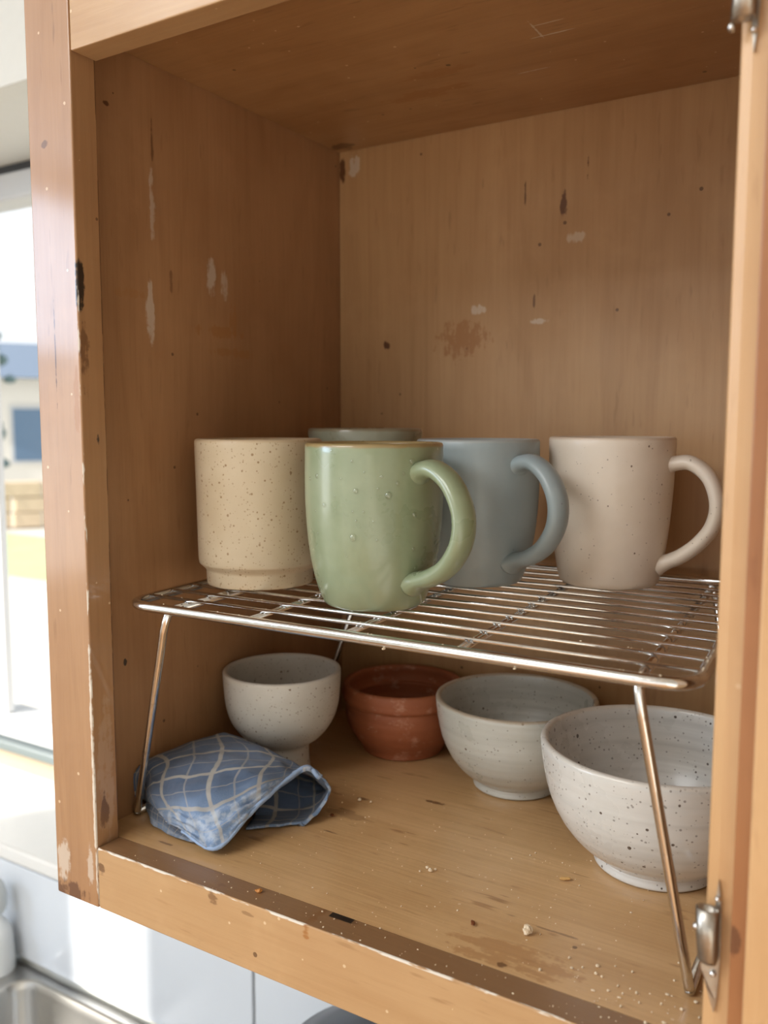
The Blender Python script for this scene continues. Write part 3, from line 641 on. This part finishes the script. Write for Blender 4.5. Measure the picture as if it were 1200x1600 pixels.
# ------------------------------------------------------------------ sink, worktop, things below the cabinet
def rrect(x0, x1, y0, y1, r, z, n=8):
    out = []
    for cx, cy, a0 in ((x1 - r, y1 - r, 0), (x0 + r, y1 - r, 90), (x0 + r, y0 + r, 180), (x1 - r, y0 + r, 270)):
        for k in range(n + 1):
            a = R(a0 + 90 * k / n); out.append((cx + r * math.cos(a), cy + r * math.sin(a), z))
    return out
ZC = -0.41
sink = tag(empty('sink', (-0.3, 0.12, ZC)), 'stainless steel kitchen sink with flat rim against the tiled wall', 'sink')
def loft(loops, fill=True):
    bm = bmesh.new(); V = [[bm.verts.new(Vector(p) - Vector((-0.3, 0.12, ZC))) for p in l] for l in loops]
    for a, b in zip(V, V[1:]):
        for k in range(len(a)): bm.faces.new((a[k], a[(k + 1) % len(a)], b[(k + 1) % len(a)], b[k]))
    if fill: bm.faces.new(V[-1])
    return bm
obj('deck', loft([rrect(-0.95, 0.0, -0.14, 0.2985, 0.004, ZC - 0.018), rrect(-0.95, 0.0, -0.14, 0.2985, 0.004, ZC), rrect(-0.484, -0.05, -0.06, 0.288, 0.034, ZC), rrect(-0.481, -0.053, -0.057, 0.285, 0.031, ZC - 0.0015)], False), STEEL, sink)
obj('basin', loft([rrect(-0.481, -0.053, -0.057, 0.285, 0.031, ZC - 0.0015), rrect(-0.478, -0.056, -0.054, 0.282, 0.03, ZC - 0.01), rrect(-0.470, -0.064, -0.046, 0.274, 0.034, ZC - 0.15), rrect(-0.44, -0.1, -0.01, 0.24, 0.04, ZC - 0.17)]), STEEL, sink, smooth=True)
unit_m = plain('painted_unit', srgb(206, 206, 200), 0.5)
def base_unit(x0, x1, lab, top=-0.43):
    u = tag(empty('base_cabinet', ((x0 + x1) / 2, 0.08, -1.38)), lab, 'cabinet')
    cx = (x0 + x1) / 2
    bm = bmesh.new(); h = top + 1.38; w = (x1 - x0) / 2
    for a in ((-w, -w + 0.018, -0.2, 0.215, 0, h), (w - 0.018, w, -0.2, 0.215, 0, h), (-w + 0.018, w - 0.018, 0.2, 0.215, 0.1, h - 0.2), (-w + 0.018, w - 0.018, -0.2, 0.2, 0.1, 0.118)): add_box(bm, *a)
    obj('carcass', bm, unit_m, u)
    for a, b in ((-w + 0.002, -0.001), (0.001, w - 0.002)):
        dd = box('door', a, b, -0.22, -0.2005, 0.1, h - 0.01, unit_m, u, 0.002)
base_unit(-0.955, 0.004, 'white base cabinet carrying the sink'); base_unit(0.006, 1.2, 'white base cabinet under the worktop right of the sink', -0.4505)
wt = tag(box('worktop', 0.006, 1.2, -0.16, 0.2985, -0.45, ZC, plain('dark_worktop', srgb(110, 104, 98), 0.35), None, 0.003), 'grey worktop right of the sink under the wall cabinet', 'worktop')
pan = tag(empty('saucepan', (0.079, 0.19, ZC)), 'dark saucepan with domed lid on worktop below the cabinet rail', 'saucepan')
PANM = plain('dark_enamel', srgb(52, 56, 62), 0.3)
bm = bmesh.new(); lathe(bm, [(0, 0), (0.075, 0), (0.082, 0.006), (0.084, 0.15), (0.088, 0.155), (0.086, 0.158), (0.08, 0.154), (0.078, 0.01), (0, 0.008)], 64); obj('body', bm, PANM, pan, smooth=True)
bm = bmesh.new(); lathe(bm, [(0.0855, 0.1585), (0.086, 0.162), (0.076, 0.178), (0.05, 0.193), (0.02, 0.2), (0, 0.201)], 64); obj('lid', bm, PANM, pan, smooth=True)
bm = bmesh.new(); tube(bm, [(0.08, 0, 0.13), (0.13, -0.03, 0.138), (0.2, -0.08, 0.142)], [0.008, 0.009, 0.010], 12); obj('handle', bm, PANM, pan, smooth=True)
bottle = tag(empty('soap_bottle', (-0.5170, 0.2745, ZC)), 'white soap bottle with rounded shoulders at the sink corner', 'bottle')
bm = bmesh.new(); lathe(bm, [(p.x, p.y) for p in catmull([(0.0, 0, 0), (0.018, 0.0, 0), (0.021, 0.004, 0), (0.0205, 0.03, 0), (0.019, 0.05, 0), (0.013, 0.062, 0), (0.0085, 0.068, 0), (0.009, 0.072, 0)], 6)] + [(0, 0.072)], 40); obj('body', bm, plain('white_plastic', srgb(226, 230, 232), 0.3), bottle, smooth=True)
bm = bmesh.new(); lathe(bm, [(p.x, p.y) for p in catmull([(0.0, 0.072, 0), (0.010, 0.0725, 0), (0.0145, 0.082, 0), (0.0145, 0.1, 0), (0.010, 0.112, 0), (0.0, 0.117, 0)], 6)], 32); obj('cap', bm, plain('pale_cap', srgb(200, 206, 208), 0.3), bottle, smooth=True)

# ------------------------------------------------------------------ outside the window
render_m = plain('pale_render', srgb(226, 222, 214), 0.9); slate = plain('slate_roof', srgb(108, 124, 146), 0.7); pane_m = plain('dark_pane', srgb(96, 122, 150), 0.12)
stone_m = plain('pale_stone', srgb(206, 186, 160), 0.9, 0, 0.02, 4)
hs = tag(empty('house', (-21.5, 15.5, -1.5), R(55)), 'pale rendered house with slate roof seen beyond the garden', 'house')
box('wall', -5, 5, -2.5, 2.5, 0, 3.0, render_m, hs)
bm = bmesh.new()
v = [bm.verts.new(p) for p in ((-5.4, -3, 2.9), (5.4, -3, 2.9), (5.4, 3, 2.9), (-5.4, 3, 2.9), (-5.4, 0, 4.0), (5.4, 0, 4.0))]
for f in ((0, 1, 5, 4), (2, 3, 4, 5), (0, 4, 3), (1, 2, 5), (0, 3, 2, 1)): bm.faces.new([v[i] for i in f])
obj('roof', bm, slate, hs)
for x in (-3.5, -1.6, 0.3, 2.2, 4.0):
    w = box('window', x - 0.45, x + 0.45, -2.56, -2.5, 0.7, 2.2, frame_paint, hs); box('pane', x - 0.38, x + 0.38, -2.575, -2.56, 0.78, 2.12, pane_m, w)
gw = tag(empty('garden_wall', (-12.5, 8.9, -1.5), R(55)), 'low pale stone garden wall at the far edge of the lawn', 'wall')
rnd = random.Random(8); sme = None
bm = bmesh.new(); add_box(bm, -0.5, 0.5, -0.5, 0.5, -0.5, 0.5, 0.06, 1); st0 = obj('stone', bm, stone_m, gw)
first = True
for row in range(3):
    x = -4.0 + (row % 2) * 0.3
    while x < 4:
        w = rnd.uniform(0.45, 0.75); o = st0 if first else st0.copy()
        if not first: col.objects.link(o); o.parent = gw
        first = False
        o.location = (x + w / 2, rnd.uniform(-0.02, 0.02), 0.13 + row * 0.26); o.scale = (w - 0.02, 0.3, 0.25); x += w
tree_m = plain('blue_green_foliage', srgb(92, 116, 118), 0.9, 0, 0.05, 3); bark = plain('bark', srgb(96, 80, 66), 0.9)
for i, (x, y, h) in enumerate(((-14.2, 9.4, 3.4),)):
    tr = tag(empty('tree', (x, y, -1.5)), 'slim bluish tree standing behind the low stone wall', 'tree')
    bm = bmesh.new(); tube(bm, [(0, 0, 0), (0.02, 0, h * 0.4), (0, 0.03, h * 0.7)], [0.09, 0.07, 0.04], 8); obj('trunk', bm, bark, tr)
    bm = bmesh.new(); rr = random.Random(i)
    for _ in range(160):
        c = Vector((rr.gauss(0, 0.22), rr.gauss(0, 0.22), rr.uniform(0.9, h))); q = bmesh.ops.create_icosphere(bm, subdivisions=1, radius=0.13)['verts']
        for vv in q: vv.co = c + Vector((vv.co.x, vv.co.y, vv.co.z * rr.uniform(0.4, 1)))
    obj('foliage', bm, tree_m, tr)
